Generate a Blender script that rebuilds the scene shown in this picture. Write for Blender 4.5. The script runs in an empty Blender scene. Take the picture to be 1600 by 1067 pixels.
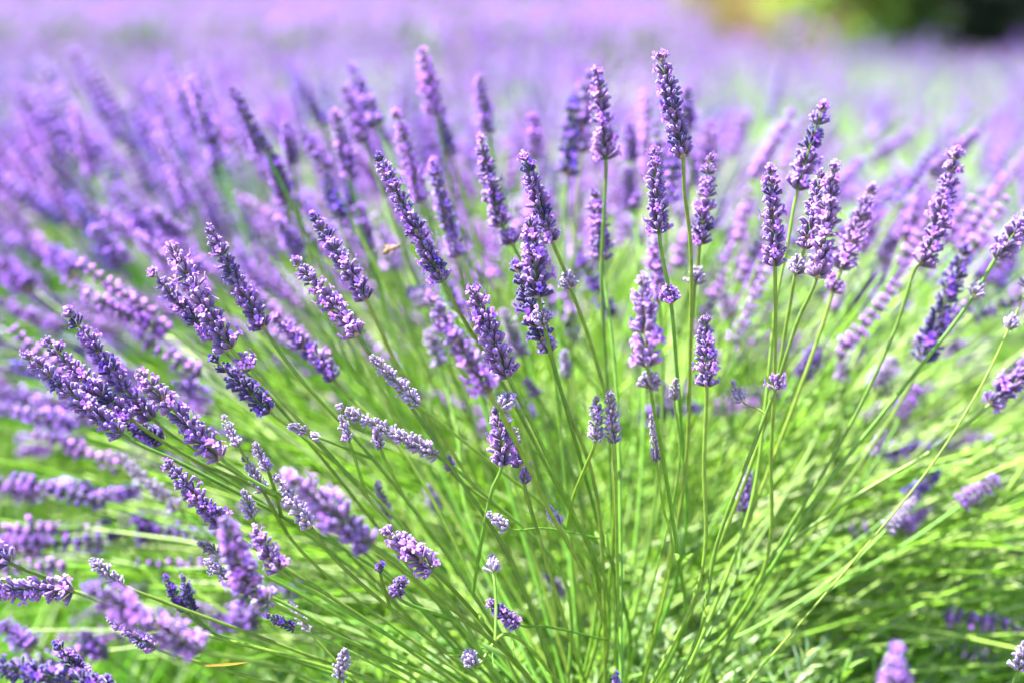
import bpy, math, random
import numpy as np
from mathutils import Vector, Matrix, Quaternion

random.seed(11)
rng = np.random.default_rng(11)
S = bpy.context.scene
C = S.collection

# ------------------------------------------------------------------ camera, sky, sun, exposure
CAM_Z, PITCH, FPX = 0.66, math.radians(14.0), 2222.2
cam_d = bpy.data.cameras.new('camera')
cam = bpy.data.objects.new('camera', cam_d)
C.objects.link(cam)
cam.location = (0, 0, CAM_Z)
cam.rotation_euler = (math.pi / 2 - PITCH, 0, 0)
cam_d.lens, cam_d.sensor_width = 50.0, 36.0
cam_d.clip_start, cam_d.clip_end = 0.02, 500
cam_d.dof.use_dof = True
cam_d.dof.focus_distance = 0.785
cam_d.dof.aperture_fstop = 2.7
cam_d.dof.aperture_blades = 0
S.camera = cam

SUN_AZ = Vector((-0.50, 0.18, 0.95)).normalized()
world = bpy.data.worlds.new('World')
S.world = world
world.use_nodes = True
wn = world.node_tree
bg = wn.nodes['Background']
sky = wn.nodes.new('ShaderNodeTexSky')
sky.sky_type = 'NISHITA'
sky.sun_disc = False
sky.sun_elevation = math.asin(SUN_AZ.z)
sky.sun_rotation = math.atan2(SUN_AZ.x, SUN_AZ.y)
sky.air_density, sky.dust_density = 1.0, 1.2
wn.links.new(sky.outputs[0], bg.inputs[0])
bg.inputs[1].default_value = 0.10
sd = bpy.data.lights.new('sun', 'SUN')
sd.energy, sd.angle, sd.color = 5.0, math.radians(0.53), (1.0, 0.975, 0.93)
sun = bpy.data.objects.new('sun', sd)
C.objects.link(sun)
sun.rotation_euler = (-SUN_AZ).to_track_quat('-Z', 'Y').to_euler()
sun.location = (-3, 1, 6)
S.view_settings.view_transform = 'Standard'
S.view_settings.look = 'None'
S.view_settings.exposure = 2.7
S.view_settings.gamma = 1.0
S.view_settings.use_curve_mapping = False
S.cycles.max_bounces = 8
S.cycles.diffuse_bounces = 4
S.cycles.transmission_bounces = 4
S.cycles.transparent_max_bounces = 4
S.cycles.use_denoising = True

# where a line of sight of the photograph meets a given distance (used to set real positions in metres)
FWD = np.array([0, math.cos(PITCH), -math.sin(PITCH)])
UPV = np.array([0, math.sin(PITCH), math.cos(PITCH)])
RGT = np.array([1.0, 0, 0])


def at(px, py, d):
    return np.array([0, 0, CAM_Z]) + d * (FWD + RGT * ((px - 800) / FPX) - UPV * ((py - 533.5) / FPX))


def proj(p):
    q = np.asarray(p) - np.array([0, 0, CAM_Z])
    d = q @ FWD
    return 800 + FPX * (q @ RGT) / d, 533.5 - FPX * (q @ UPV) / d, d


# ------------------------------------------------------------------ materials
def mat(name, rough=0.6, trans=0.0, sheen=0.0, spec=0.3, var=0.25, hue=0.02, noise=0.0, nscale=400.0, tcol=None, nval=0.3):
    """colour = the mesh's own colour attribute, varied a little per object and by fine noise"""
    m = bpy.data.materials.new(name)
    m.use_nodes = True
    t = m.node_tree
    N, L = t.nodes, t.links
    out = N['Material Output']
    b = N['Principled BSDF']
    a = N.new('ShaderNodeAttribute')
    a.attribute_name = 'Col'
    oi = N.new('ShaderNodeObjectInfo')
    hs = N.new('ShaderNodeHueSaturation')
    L.new(a.outputs['Color'], hs.inputs['Color'])
    mv = N.new('ShaderNodeMapRange')
    mv.inputs[3].default_value, mv.inputs[4].default_value = 1 - var, 1 + var
    L.new(oi.outputs['Random'], mv.inputs[0])
    mh = N.new('ShaderNodeMapRange')
    mh.inputs[3].default_value, mh.inputs[4].default_value = 0.5 - hue, 0.5 + hue
    mul = N.new('ShaderNodeMath')
    mul.operation = 'MULTIPLY'
    mul.inputs[1].default_value = 7.31
    fr = N.new('ShaderNodeMath')
    fr.operation = 'FRACT'
    L.new(oi.outputs['Random'], mul.inputs[0])
    L.new(mul.outputs[0], fr.inputs[0])
    L.new(fr.outputs[0], mh.inputs[0])
    L.new(mh.outputs[0], hs.inputs['Hue'])
    val = mv.outputs[0]
    if noise:
        tc = N.new('ShaderNodeTexCoord')
        nz = N.new('ShaderNodeTexNoise')
        nz.inputs['Scale'].default_value = nscale
        nz.inputs['Detail'].default_value = 3
        L.new(tc.outputs['Object'], nz.inputs['Vector'])
        nr = N.new('ShaderNodeMapRange')
        nr.inputs[1].default_value, nr.inputs[2].default_value = 0.3, 0.7
        nr.inputs[3].default_value, nr.inputs[4].default_value = 1 - noise, 1 + noise
        L.new(nz.outputs[0], nr.inputs[0])
        mm = N.new('ShaderNodeMath')
        mm.operation = 'MULTIPLY'
        L.new(val, mm.inputs[0])
        L.new(nr.outputs[0], mm.inputs[1])
        val = mm.outputs[0]
    L.new(val, hs.inputs['Value'])
    col = hs.outputs[0]
    L.new(col, b.inputs['Base Color'])
    b.inputs['Roughness'].default_value = rough
    b.inputs['Specular IOR Level'].default_value = spec
    if sheen:
        b.inputs['Sheen Weight'].default_value = sheen
        b.inputs['Sheen Roughness'].default_value = 0.4
        b.inputs['Sheen Tint'].default_value = (0.95, 0.88, 1.0, 1)
    if trans:
        tr = N.new('ShaderNodeBsdfTranslucent')
        if tcol:
            mx = N.new('ShaderNodeMix')
            mx.data_type = 'RGBA'
            mx.blend_type = 'MULTIPLY'
            mx.inputs[0].default_value = 1.0
            mx.inputs[7].default_value = (*tcol, 1)
            L.new(col, mx.inputs[6])
            L.new(mx.outputs[2], tr.inputs['Color'])
        else:
            L.new(col, tr.inputs['Color'])
        ms = N.new('ShaderNodeMixShader')
        ms.inputs[0].default_value = trans
        L.new(b.outputs[0], ms.inputs[1])
        L.new(tr.outputs[0], ms.inputs[2])
        L.new(ms.outputs[0], out.inputs['Surface'])
    return m


M_CALYX = mat('calyx_velvet', rough=0.7, sheen=0.35, trans=0.12, var=0.18, hue=0.012)
M_PETAL = mat('petal', rough=0.55, trans=0.38, sheen=0.1, var=0.14, hue=0.015)
M_STEM = mat('stem_green', rough=0.45, trans=0.22, spec=0.4, var=0.2, hue=0.018, noise=0.22, nscale=180, tcol=(1.15, 1.28, 0.5))
M_LEAF = mat('leaf_green', rough=0.55, trans=0.40, spec=0.35, var=0.12, hue=0.012, tcol=(1.25, 1.25, 0.6))
M_BARK = mat('bark', rough=0.9, var=0.1, noise=0.4, nscale=20)
M_TREE = mat('tree_leaf', rough=0.6, trans=0.25, var=0.1)
M_BEE = mat('bee_fuzz', rough=0.8, sheen=0.5, var=0.0, hue=0.0)

mw = bpy.data.materials.new('bee_wing')
mw.use_nodes = True
_b = mw.node_tree.nodes['Principled BSDF']
_b.inputs['Base Color'].default_value = (0.55, 0.42, 0.22, 1)
_b.inputs['Roughness'].default_value = 0.25
_b.inputs['Transmission Weight'].default_value = 0.3
_b.inputs['Alpha'].default_value = 0.22

ms_ = bpy.data.materials.new('soil')
ms_.use_nodes = True
t_ = ms_.node_tree
b_ = t_.nodes['Principled BSDF']
b_.inputs['Roughness'].default_value = 0.95
tc_ = t_.nodes.new('ShaderNodeTexCoord')
n1 = t_.nodes.new('ShaderNodeTexNoise')
n1.inputs['Scale'].default_value = 3.0
n1.inputs['Detail'].default_value = 8
n2 = t_.nodes.new('ShaderNodeTexNoise')
n2.inputs['Scale'].default_value = 60.0
n2.inputs['Detail'].default_value = 6
t_.links.new(tc_.outputs['Object'], n1.inputs['Vector'])
t_.links.new(tc_.outputs['Object'], n2.inputs['Vector'])
r1 = t_.nodes.new('ShaderNodeValToRGB')
r1.color_ramp.elements[0].position, r1.color_ramp.elements[1].position = 0.35, 0.65
r1.color_ramp.elements[0].color = (0.13, 0.10, 0.06, 1)
r1.color_ramp.elements[1].color = (0.22, 0.18, 0.11, 1)
t_.links.new(n1.outputs[0], r1.inputs[0])
mx_ = t_.nodes.new('ShaderNodeMix')
mx_.data_type = 'RGBA'
mx_.blend_type = 'OVERLAY'
mx_.inputs[0].default_value = 0.6
t_.links.new(r1.outputs[0], mx_.inputs[6])
t_.links.new(n2.outputs[0], mx_.inputs[7])
t_.links.new(mx_.outputs[2], b_.inputs['Base Color'])
bp_ = t_.nodes.new('ShaderNodeBump')
bp_.inputs['Strength'].default_value = 0.6
bp_.inputs['Distance'].default_value = 0.02
t_.links.new(n2.outputs[0], bp_.inputs['Height'])
t_.links.new(bp_.outputs[0], b_.inputs['Normal'])


# ------------------------------------------------------------------ mesh collecting
class MB:
    def __init__(s):
        s.v, s.f, s.c, s.m, s.n = [], [], [], [], 0

    def add(s, v, f, col, mi=0):
        v = np.asarray(v, float)
        s.v.append(v)
        s.f.append(np.asarray(f, int) + s.n)
        col = np.asarray(col, float)
        if col.ndim == 1:
            col = np.tile(col, (len(v), 1))
        s.c.append(col)
        s.m.append(np.full(len(f), mi, int))
        s.n += len(v)

    def mesh(s, name, mats):
        me = bpy.data.meshes.new(name)
        v = np.concatenate(s.v)
        f = np.concatenate(s.f)
        c = np.concatenate(s.c)
        mi = np.concatenate(s.m)
        me.vertices.add(len(v))
        me.vertices.foreach_set('co', v.astype(np.float32).ravel())
        me.loops.add(len(f) * 3)
        me.loops.foreach_set('vertex_index', f.astype(np.int32).ravel())
        me.polygons.add(len(f))
        me.polygons.foreach_set('loop_start', np.arange(0, len(f) * 3, 3, dtype=np.int32))
        me.polygons.foreach_set('loop_total', np.full(len(f), 3, np.int32))
        me.polygons.foreach_set('material_index', mi.astype(np.int32))
        me.polygons.foreach_set('use_smooth', np.ones(len(f), bool))
        at_ = me.color_attributes.new('Col', 'FLOAT_COLOR', 'POINT')
        at_.data.foreach_set('color', np.hstack([np.clip(c, 0, 1), np.ones((len(c), 1))]).astype(np.float32).ravel())
        for m_ in mats:
            me.materials.append(m_)
        me.update(calc_edges=True)
        me.validate()
        return me

    def build(s, name, mats, parent=None, loc=None):
        o = bpy.data.objects.new(name, s.mesh(name, mats))
        C.objects.link(o)
        if parent is not None:
            o.parent = parent
        if loc is not None:
            o.location = loc
        return o


def link(name, me, parent=None, loc=None, rot=None, scale=None):
    o = bpy.data.objects.new(name, me)
    C.objects.link(o)
    if parent is not None:
        o.parent = parent
    if rot is not None:
        o.rotation_mode = 'QUATERNION'
        o.rotation_quaternion = rot
    if loc is not None:
        o.location = loc
    if scale is not None:
        o.scale = scale
    return o


def frame(d, roll=0.0):
    """3x3 with columns x, y, z, z along d"""
    d = np.asarray(d, float)
    d = d / (np.linalg.norm(d) + 1e-12)
    a = np.array([0, 0, 1.0]) if abs(d[2]) < 0.9 else np.array([1.0, 0, 0])
    x = np.cross(a, d)
    x /= np.linalg.norm(x)
    y = np.cross(d, x)
    c, s_ = math.cos(roll), math.sin(roll)
    return np.stack([x * c + y * s_, -x * s_ + y * c, d], axis=1)


def quat(M):
    return Matrix(M.tolist()).to_quaternion()


def grid_tris(rows, n):
    f = []
    for r in range(rows - 1):
        for k in range(n):
            a, b = r * n + k, r * n + (k + 1) % n
            f += [(a, b, b + n), (a, b + n, a + n)]
    return np.array(f)


def tube(mb, P, R, col, n=6, mi=0, col2=None):
    P = np.asarray(P, float)
    m = len(P)
    R = np.broadcast_to(np.asarray(R, float), (m,))
    T = np.gradient(P, axis=0)
    T /= (np.linalg.norm(T, axis=1, keepdims=True) + 1e-12)
    ref = np.array([0.31, 0.2, 0.93]) if abs(T[0] @ np.array([0.31, 0.2, 0.93])) < 0.95 else np.array([1.0, 0, 0])
    X = np.cross(T, ref)
    X /= (np.linalg.norm(X, axis=1, keepdims=True) + 1e-12)
    Y = np.cross(T, X)
    a = np.arange(n) * 2 * math.pi / n
    V = P[:, None, :] + R[:, None, None] * (np.cos(a)[None, :, None] * X[:, None, :] + np.sin(a)[None, :, None] * Y[:, None, :])
    col = np.asarray(col, float)
    if col2 is not None:
        t = np.linspace(0, 1, m)[:, None]
        cc = np.repeat(col * (1 - t) + np.asarray(col2) * t, n, axis=0)
    else:
        cc = col
    mb.add(V.reshape(-1, 3), grid_tris(m, n), cc, mi)


def catmull(Q, per=8):
    Q = [np.asarray(q, float) for q in Q]
    Q = [2 * Q[0] - Q[1]] + Q + [2 * Q[-1] - Q[-2]]
    segs = []
    for i in range(1, len(Q) - 2):
        p0, p1, p2, p3 = Q[i - 1:i + 3]
        t0 = 0.0
        t1 = t0 + math.sqrt(np.linalg.norm(p1 - p0)) + 1e-6
        t2 = t1 + math.sqrt(np.linalg.norm(p2 - p1)) + 1e-6
        t3 = t2 + math.sqrt(np.linalg.norm(p3 - p2)) + 1e-6
        out = []
        for k in range(per):
            t = t1 + (t2 - t1) * k / per
            a1 = (t1 - t) / (t1 - t0) * p0 + (t - t0) / (t1 - t0) * p1
            a2 = (t2 - t) / (t2 - t1) * p1 + (t - t1) / (t2 - t1) * p2
            a3 = (t3 - t) / (t3 - t2) * p2 + (t - t2) / (t3 - t2) * p3
            b1 = (t2 - t) / (t2 - t0) * a1 + (t - t0) / (t2 - t0) * a2
            b2 = (t3 - t) / (t3 - t1) * a2 + (t - t1) / (t3 - t1) * a3
            out.append((t2 - t) / (t2 - t1) * b1 + (t - t1) / (t2 - t1) * b2)
        segs.append(np.array(out))
    return segs, Q[-2]


# ------------------------------------------------------------------ lavender: calyx, petals, whorls
_prof = [(0.0, 0.30), (0.22, 0.72), (0.60, 1.0), (0.88, 0.95), (1.0, 1.12), (0.93, 0.5)]
_n = 6
CAL_V = np.array([(r * (1.08 if k % 2 else 0.92) * math.cos(k * math.pi / 3), r * (1.08 if k % 2 else 0.92) * math.sin(k * math.pi / 3), z) for z, r in _prof for k in range(_n)])
CAL_F = grid_tris(len(_prof), _n)
CAL_T = np.repeat([p[0] for p in _prof], _n)
CAL_T[-_n:] = 1.0

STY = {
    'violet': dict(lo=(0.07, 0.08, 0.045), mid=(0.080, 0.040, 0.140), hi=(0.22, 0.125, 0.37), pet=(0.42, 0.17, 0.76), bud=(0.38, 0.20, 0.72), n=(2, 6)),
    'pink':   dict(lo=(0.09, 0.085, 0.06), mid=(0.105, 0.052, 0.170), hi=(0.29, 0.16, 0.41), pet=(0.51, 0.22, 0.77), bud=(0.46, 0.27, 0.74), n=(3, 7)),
    'dark':   dict(lo=(0.04, 0.05, 0.035), mid=(0.032, 0.022, 0.090), hi=(0.075, 0.05, 0.20), pet=(0.21, 0.075, 0.64), bud=(0.20, 0.10, 0.50), n=(1, 3)),  # indigo, deepened with the shade of shadowed spikes painted into the colour
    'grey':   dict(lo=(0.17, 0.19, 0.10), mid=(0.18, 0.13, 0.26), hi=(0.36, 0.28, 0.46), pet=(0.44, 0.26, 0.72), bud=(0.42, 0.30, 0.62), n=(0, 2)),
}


def add_calyx(mb, o, d, L, r, st, roll):
    F = frame(d, roll)
    v = CAL_V * np.array([r, r, L])
    v = v @ F.T + o
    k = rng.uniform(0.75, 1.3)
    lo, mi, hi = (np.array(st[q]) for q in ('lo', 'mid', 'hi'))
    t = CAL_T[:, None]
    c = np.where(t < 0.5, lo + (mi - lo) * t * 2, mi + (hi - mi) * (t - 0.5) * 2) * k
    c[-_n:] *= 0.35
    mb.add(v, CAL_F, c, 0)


def petal_tpl():
    v, f = [], []
    n = 6
    for z, r in ((0, 0.16), (0.45, 0.24)):
        for k in range(n):
            v.append((r * math.cos(k * math.pi / 3), r * math.sin(k * math.pi / 3), z))
    f += grid_tris(2, n).tolist()
    for a, w, L, up in ((75, 0.27, 0.80, 0.50), (105, 0.27, 0.80, 0.50), (200, 0.24, 0.72, 0.06), (270, 0.28, 0.80, -0.04), (340, 0.24, 0.72, 0.06)):
        a = math.radians(a)
        ca, sa = math.cos(a), math.sin(a)
        b = len(v)
        for u, s_, z in ((0.20, -0.14, 0.42), (0.20, 0.14, 0.42), (0.55, -w, 0.42 + up * 0.6), (0.60, 0, 0.47 + up * 0.6), (0.55, w, 0.42 + up * 0.6), (L * 0.88, -w * 0.7, 0.40 + up), (L, 0, 0.36 + up), (L * 0.88, w * 0.7, 0.40 + up)):
            v.append((u * ca - s_ * sa, u * sa + s_ * ca, z))
        f += [(b, b + 1, b + 3), (b, b + 3, b + 2), (b + 1, b + 4, b + 3), (b + 2, b + 3, b + 6), (b + 2, b + 6, b + 5), (b + 3, b + 4, b + 7), (b + 3, b + 7, b + 6)]
    return np.array(v), np.array(f)


PET_V, PET_F = petal_tpl()
_oct = np.array([(1, 0, 0), (0, 1, 0), (-1, 0, 0), (0, -1, 0), (0, 0, 1), (0, 0, -1)], float)
_octf = np.array([(0, 1, 4), (1, 2, 4), (2, 3, 4), (3, 0, 4), (1, 0, 5), (2, 1, 5), (3, 2, 5), (0, 3, 5)])


def add_petals(mb, o, F, size, col, mi=1):
    v = PET_V * size * rng.uniform(0.88, 1.12)
    v = v + rng.normal(0, 0.04 * size, v.shape)
    c = np.tile(np.array(col) * rng.uniform(0.85, 1.2), (len(v), 1))
    c[:12] *= 0.6
    for b in range(12, len(v), 8):
        c[b + 5:b + 8] = c[b + 5:b + 8] * 1.15 + 0.05
    mb.add(v @ F.T + o, PET_F, c, mi)


def add_bud(mb, o, F, r, col, mi=1):
    v = _oct * np.array([r, r, r * 1.5])
    mb.add(v @ F.T + o, _octf, np.array(col) * rng.uniform(0.8, 1.2), mi)


def whorl(st, seed, tip=False):
    """one ring of calyxes round the axis (+Z towards the tip); returns mesh collector and the seats of its open flowers"""
    global rng
    keep, rng = rng, np.random.default_rng(seed)
    mb, seats = MB(), []
    tiers = [(0.0, 7, 58, 1.0), (0.0016, 6, 42, 0.95), (0.0030, 4, 24, 0.85)] if not tip else [(0.0, 5, 45, 0.85), (0.0014, 5, 28, 0.8), (0.003, 3, 10, 0.7)]
    allc = []
    for z, n, a, s in tiers:
        a0 = rng.uniform(0, 6.28)
        for k in range(n):
            if rng.random() < 0.08:
                continue
            az = a0 + 2 * math.pi * k / n + rng.normal(0, 0.16)
            ang = math.radians(a + rng.normal(0, 7))
            d = np.array([math.cos(az) * math.sin(ang), math.sin(az) * math.sin(ang), math.cos(ang)])
            o = np.array([math.cos(az), math.sin(az), 0]) * 0.0010 + np.array([0, 0, z - 0.001])
            L = rng.uniform(0.0054, 0.0072) * s
            r = rng.uniform(0.00080, 0.00108)
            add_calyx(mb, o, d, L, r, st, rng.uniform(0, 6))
            allc.append((o + d * L * 0.98, d, az, r))
    pick = list(rng.permutation(len(allc)))
    nf = int(rng.integers(st['n'][0], st['n'][1] + 1))
    for j, i in enumerate(pick):
        o, d, az, r = allc[i]
        if j < nf:
            d2 = d + np.array([0, 0, -0.12])
            d2 /= np.linalg.norm(d2)
            X = np.cross(np.array([0, 0, 1.0]), d2)
            X /= np.linalg.norm(X) + 1e-9
            F = np.stack([X, np.cross(d2, X), d2], axis=1)
            seats.append((o - d * 0.0006, F))
        elif rng.random() < 0.5:
            add_bud(mb, o - d * 0.0001, frame(d), r * rng.uniform(0.55, 0.8), st['bud'])
    # two papery bracts under the ring
    for k in range(2):
        az = rng.uniform(0, 6.28)
        X = np.array([math.cos(az), math.sin(az), 0])
        Y = np.array([-math.sin(az), math.cos(az), 0])
        b = np.array([0, 0, -0.0014])
        v = np.array([b + X * 0.0009 - Y * 0.0012, b + X * 0.0009 + Y * 0.0012, b + X * 0.003 - Y * 0.0016 + [0, 0, 0.0008], b + X * 0.003 + Y * 0.0016 + [0, 0, 0.0008], b + X * 0.0046 + [0, 0, 0.0022]])
        mb.add(v, [(0, 1, 3), (0, 3, 2), (2, 3, 4)], (0.24, 0.17, 0.13) if st is not STY['grey'] else (0.30, 0.26, 0.18), 0)
    rng = keep
    return mb, seats


WH = {}
for si, (k, st) in enumerate(STY.items()):
    WH[k] = dict(ring=[], tip=[], flower=[])
    for j in range(6):
        mb, seats = whorl(st, 100 * si + j)
        WH[k]['ring'].append((mb.mesh('flower_whorl', [M_CALYX, M_PETAL]), seats, mb))
    for j in range(3):
        mb, seats = whorl(st, 100 * si + 50 + j, tip=True)
        WH[k]['tip'].append((mb.mesh('spike_tip', [M_CALYX, M_PETAL]), seats, mb))
    for j in range(4):
        fb = MB()
        add_petals(fb, np.zeros(3), np.eye(3), 0.0036, st['pet'], 0)
        WH[k]['flower'].append((fb.mesh('open_flower', [M_PETAL]), fb))


def merged_spike(style, seed, length=0.060):
    """a whole spike joined in one mesh, for stalks out of focus (origin at its base, +Z to the tip)"""
    r = random.Random(seed)
    out = MB()
    st = STY[style]
    n = 9
    tube(out, [(0, 0, 0), (0, 0, length * 0.5), (0, 0, length * 0.93)], [0.0011, 0.0009, 0.0006], (0.2, 0.24, 0.13), 5, 0)
    z = 0.003
    for i in range(n):
        t = i / (n - 1)
        tipw = i == n - 1
        me, seats, src = r.choice(WH[style]['tip' if tipw else 'ring'])
        s = (1.0 - 0.38 * t ** 1.6) * r.uniform(0.88, 1.1)
        Rm = frame((r.gauss(0, 0.08), r.gauss(0, 0.08), 1), r.uniform(0, 6.28)) * s
        off = np.array([r.gauss(0, 0.0004), r.gauss(0, 0.0004), z])
        for v, f, c, m in zip(src.v, src.f, src.c, src.m):
            pass
        v = np.concatenate(src.v) @ Rm.T + off
        f = np.concatenate(src.f)
        c = np.concatenate(src.c)
        m = np.concatenate(src.m)
        for mi in (0, 1):
            ff = f[m == mi]
            if len(ff):
                out.add(v, ff, c, mi)
        for o, F in seats:
            fb = r.choice(WH[style]['flower'])[1]
            fv = (np.concatenate(fb.v) @ F.T + o) @ Rm.T + off
            out.add(fv, np.concatenate(fb.f), np.concatenate(fb.c), 1)
        z += (length - 0.007) / (n - 1) * (r.uniform(0.85, 1.15) if i else r.choice([1.0, 1.0, 1.5]))
        z = min(z, length - 0.004)
    return out.mesh('flower_spike', [M_CALYX, M_PETAL])


SOFT = {k: [merged_spike(k, 7 + 13 * j) for j in range(5 if k == 'violet' else 3)] for k in STY}


# ------------------------------------------------------------------ one flowering stalk
def linear_leaf(mb, L, w, col, curl=0.25, n=5, mi=0):
    """narrow leaf along +Z from the origin, folded along its midrib, bending to +X"""
    v, f, cc = [], [], []
    for i in range(n + 1):
        t = i / n
        ww = w * (0.35 + 0.65 * math.sin(math.pi * min(1, 0.12 + 0.8 * t))) * (1 - t ** 4)
        x = curl * L * t * t
        z = L * (t - 0.25 * curl * t * t)
        v += [(x + ww * 0.35, -ww, z), (x, 0, z), (x + ww * 0.35, ww, z)]
        k = 0.85 + 0.25 * t
        cc += [np.array(col) * k, np.array(col) * k * 1.15, np.array(col) * k]
    for i in range(n):
        b = 3 * i
        f += [(b, b + 1, b + 4), (b, b + 4, b + 3), (b + 1, b + 2, b + 5), (b + 1, b + 5, b + 4)]
    mb.add(np.array(v), f, np.array(cc), mi)


def leaf_mesh(L, w, col, curl):
    mb = MB()
    linear_leaf(mb, L, w, col, curl)
    return mb.mesh('leaf', [M_LEAF])


LEAVES = [leaf_mesh(0.024, 0.0018, (0.17, 0.29, 0.07), 0.10), leaf_mesh(0.017, 0.0016, (0.20, 0.33, 0.08), 0.3), leaf_mesh(0.030, 0.0015, (0.15, 0.27, 0.07), 0.35)]
GREEN = [(0.105, 0.22, 0.018), (0.12, 0.24, 0.022), (0.09, 0.20, 0.016), (0.145, 0.25, 0.028)]
VIVID = [(0.145, 0.35, 0.010), (0.175, 0.38, 0.014), (0.12, 0.32, 0.010), (0.26, 0.43, 0.07), (0.37, 0.48, 0.20)]
GROUP_NEAR = 'flowering lavender stalks of the near bush'
landmarks = []
STEMS = []


def root_for(bx, r):
    return at(955 + (bx - 960) * 0.17 + r.uniform(-26, 26), 1150 + r.uniform(-25, 30), 0.87 + r.uniform(-0.05, 0.05))


def stalk(label, tip, base, w, d, style, way=(), root=None, leaves=(), rad=None, mark=None, seed=None):
    """tip, base: where the spike's two ends stand in the view, w its apparent width; d: distance(s); way: points down the stem,
    a third number sets a loose whorl there; leaves: fractions down the stem that carry a pair of leaves"""
    r = random.Random(seed if seed is not None else int(tip[0] * 7 + tip[1] * 131 + base[0]))
    dt, db = d if isinstance(d, tuple) else (d - r.uniform(-0.006, 0.012), d)
    pt, pb = at(*tip, dt), at(*base, db)
    if root is None:
        rt = root_for(base[0], r)
        rx, ry, rd = proj(rt)
    else:
        rx, ry, rd = root
        rt = at(*root)
    pts, wh = [], []
    if way:
        px = [base] + [(q[0], q[1]) for q in way] + [(rx, ry)]
        acc = [0]
        for a, b in zip(px[:-1], px[1:]):
            acc.append(acc[-1] + math.hypot(b[0] - a[0], b[1] - a[1]))
        for q, s in zip(way, acc[1:-1]):
            dd = db + (rd - db) * s / acc[-1]
            p = at(q[0], q[1], dd)
            pts.append(p)
            if len(q) > 2:
                wh.append((p, q[2]))
    elif np.linalg.norm(rt - pb) > 0.06:
        u = (pb - pt) / np.linalg.norm(pb - pt)
        D = np.linalg.norm(rt - pb)
        c = pb + u * 0.45 * D
        pts = [0.49 * pb + 0.42 * c + 0.09 * rt, 0.16 * pb + 0.48 * c + 0.36 * rt]
    segs, end = catmull([pt, pb] + pts + [rt], 10)
    spike = np.vstack([segs[0], segs[1][:1]])
    stem = np.vstack(segs[1:] + [end[None]])
    STEMS.append(stem)
    o = bpy.data.objects.new('lavender_stalk', None)
    o.empty_display_size = 0.01
    C.objects.link(o)
    o.location = rt
    o['label'], o['category'], o['group'] = label, 'lavender', GROUP_NEAR
    if mark:
        landmarks.append((mark, (tip[0] + base[0]) / 2, (tip[1] + base[1]) / 2))
    scale = w * db / FPX / 0.0128
    rr = rad or (0.00068 + 0.00040 * min(1.0, scale))
    g = np.array(r.choice(GREEN)) * r.uniform(0.85, 1.15)
    if style == 'grey':
        g = g * 1.1
    mb = MB()
    m = len(stem)
    tube(mb, stem - rt, np.linspace(rr, rr * 1.1, m), g * 0.95 + [0.02, 0.0, 0.01], 6, 0, g)
    mb.build('stem', [M_STEM], o)
    # spike: the axis is the part, its whorls and open flowers are its pieces
    Ls = np.linalg.norm(np.diff(spike, axis=0), axis=1)
    cum = np.concatenate([[0], np.cumsum(Ls)])
    tot = cum[-1]
    ax = MB()
    tube(ax, spike[::-1] - pb, np.linspace(rr * 0.9, rr * 0.4, len(spike)), g * 0.8, 5)
    sp = ax.build('flower_spike', [M_STEM], o, pb - rt)
    zs = max(scale, 0.72)
    n = max(3, int(round(tot / (0.0061 * zs))))
    gap = r.random() < 0.3 and n > 6
    tipl = 0.0055 * zs
    for i in range(n):
        t = i / (n - 1)
        s_at = tot - (0.0015 + t * (tot - tipl))
        if gap and i == 0:
            s_at = tot + 0.002
        s_at = min(max(s_at + r.uniform(-0.0008, 0.0008), 0), tot)
        p = np.array([np.interp(s_at, cum, spike[:, k]) for k in range(3)])
        q = np.array([np.interp(max(s_at - 0.004, 0), cum, spike[:, k]) for k in range(3)])
        q2 = np.array([np.interp(min(s_at + 0.004, tot), cum, spike[:, k]) for k in range(3)])
        dr = q - q2
        tipw = i == n - 1
        kind = style
        x = r.random()
        if style == 'violet' and x < 0.16:
            kind = 'pink'
        elif style == 'pink' and x < 0.25:
            kind = 'violet'
        elif style == 'violet' and x > 0.9:
            kind = 'dark'
        me, seats, _ = r.choice(WH[kind]['tip' if tipw else 'ring'])
        prof = 1.0 - 0.34 * t ** 1.8
        s = scale * prof * r.uniform(0.9, 1.1)
        Fm = frame(dr / np.linalg.norm(dr) + np.array([r.gauss(0, 0.07) for _ in range(3)]), r.uniform(0, 6.28))
        put_whorl(sp, me, seats, kind, p - pb, Fm, s, max(s, 0.8 * prof), r)
    if wh:
        for p, k in wh:
            i = int(np.argmin(np.linalg.norm(stem - p, axis=1)))
            dr = stem[max(i - 1, 0)] - stem[min(i + 1, m - 1)]
            dr = dr if np.linalg.norm(dr) > 1e-6 else pt - pb
            e = bpy.data.objects.new('loose_whorl', None)
            e.empty_display_size = 0.004
            C.objects.link(e)
            e.parent = o
            e.location = p - rt
            kind = 'grey' if r.random() < 0.6 else style
            for q in range(2):
                me, seats, _ = r.choice(WH[kind]['ring'])
                put_whorl(e, me, seats, kind, dr / np.linalg.norm(dr) * 0.0025 * q, frame(dr, r.uniform(0, 6)), k * (1 - 0.15 * q), k, r)
    for fr in leaves:
        i = int(fr * (m - 1))
        dr = stem[max(i - 1, 0)] - stem[min(i + 1, m - 1)]
        a0 = r.uniform(-0.5, 0.5)
        for q in range(2):
            F = frame(dr, 0)
            side = F[:, 0] * math.cos(a0 + q * math.pi) + F[:, 1] * math.sin(a0 + q * math.pi)
            z = dr / np.linalg.norm(dr) + side * r.uniform(0.2, 0.45)
            z /= np.linalg.norm(z)
            y = np.cross(z, side)
            y /= np.linalg.norm(y)
            x = np.cross(y, z)
            link('leaf', r.choice(LEAVES), o, stem[i] - rt + side * rr, quat(np.stack([x, y, z], axis=1)), [r.uniform(0.75, 1.1)] * 3)
    return o


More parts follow.
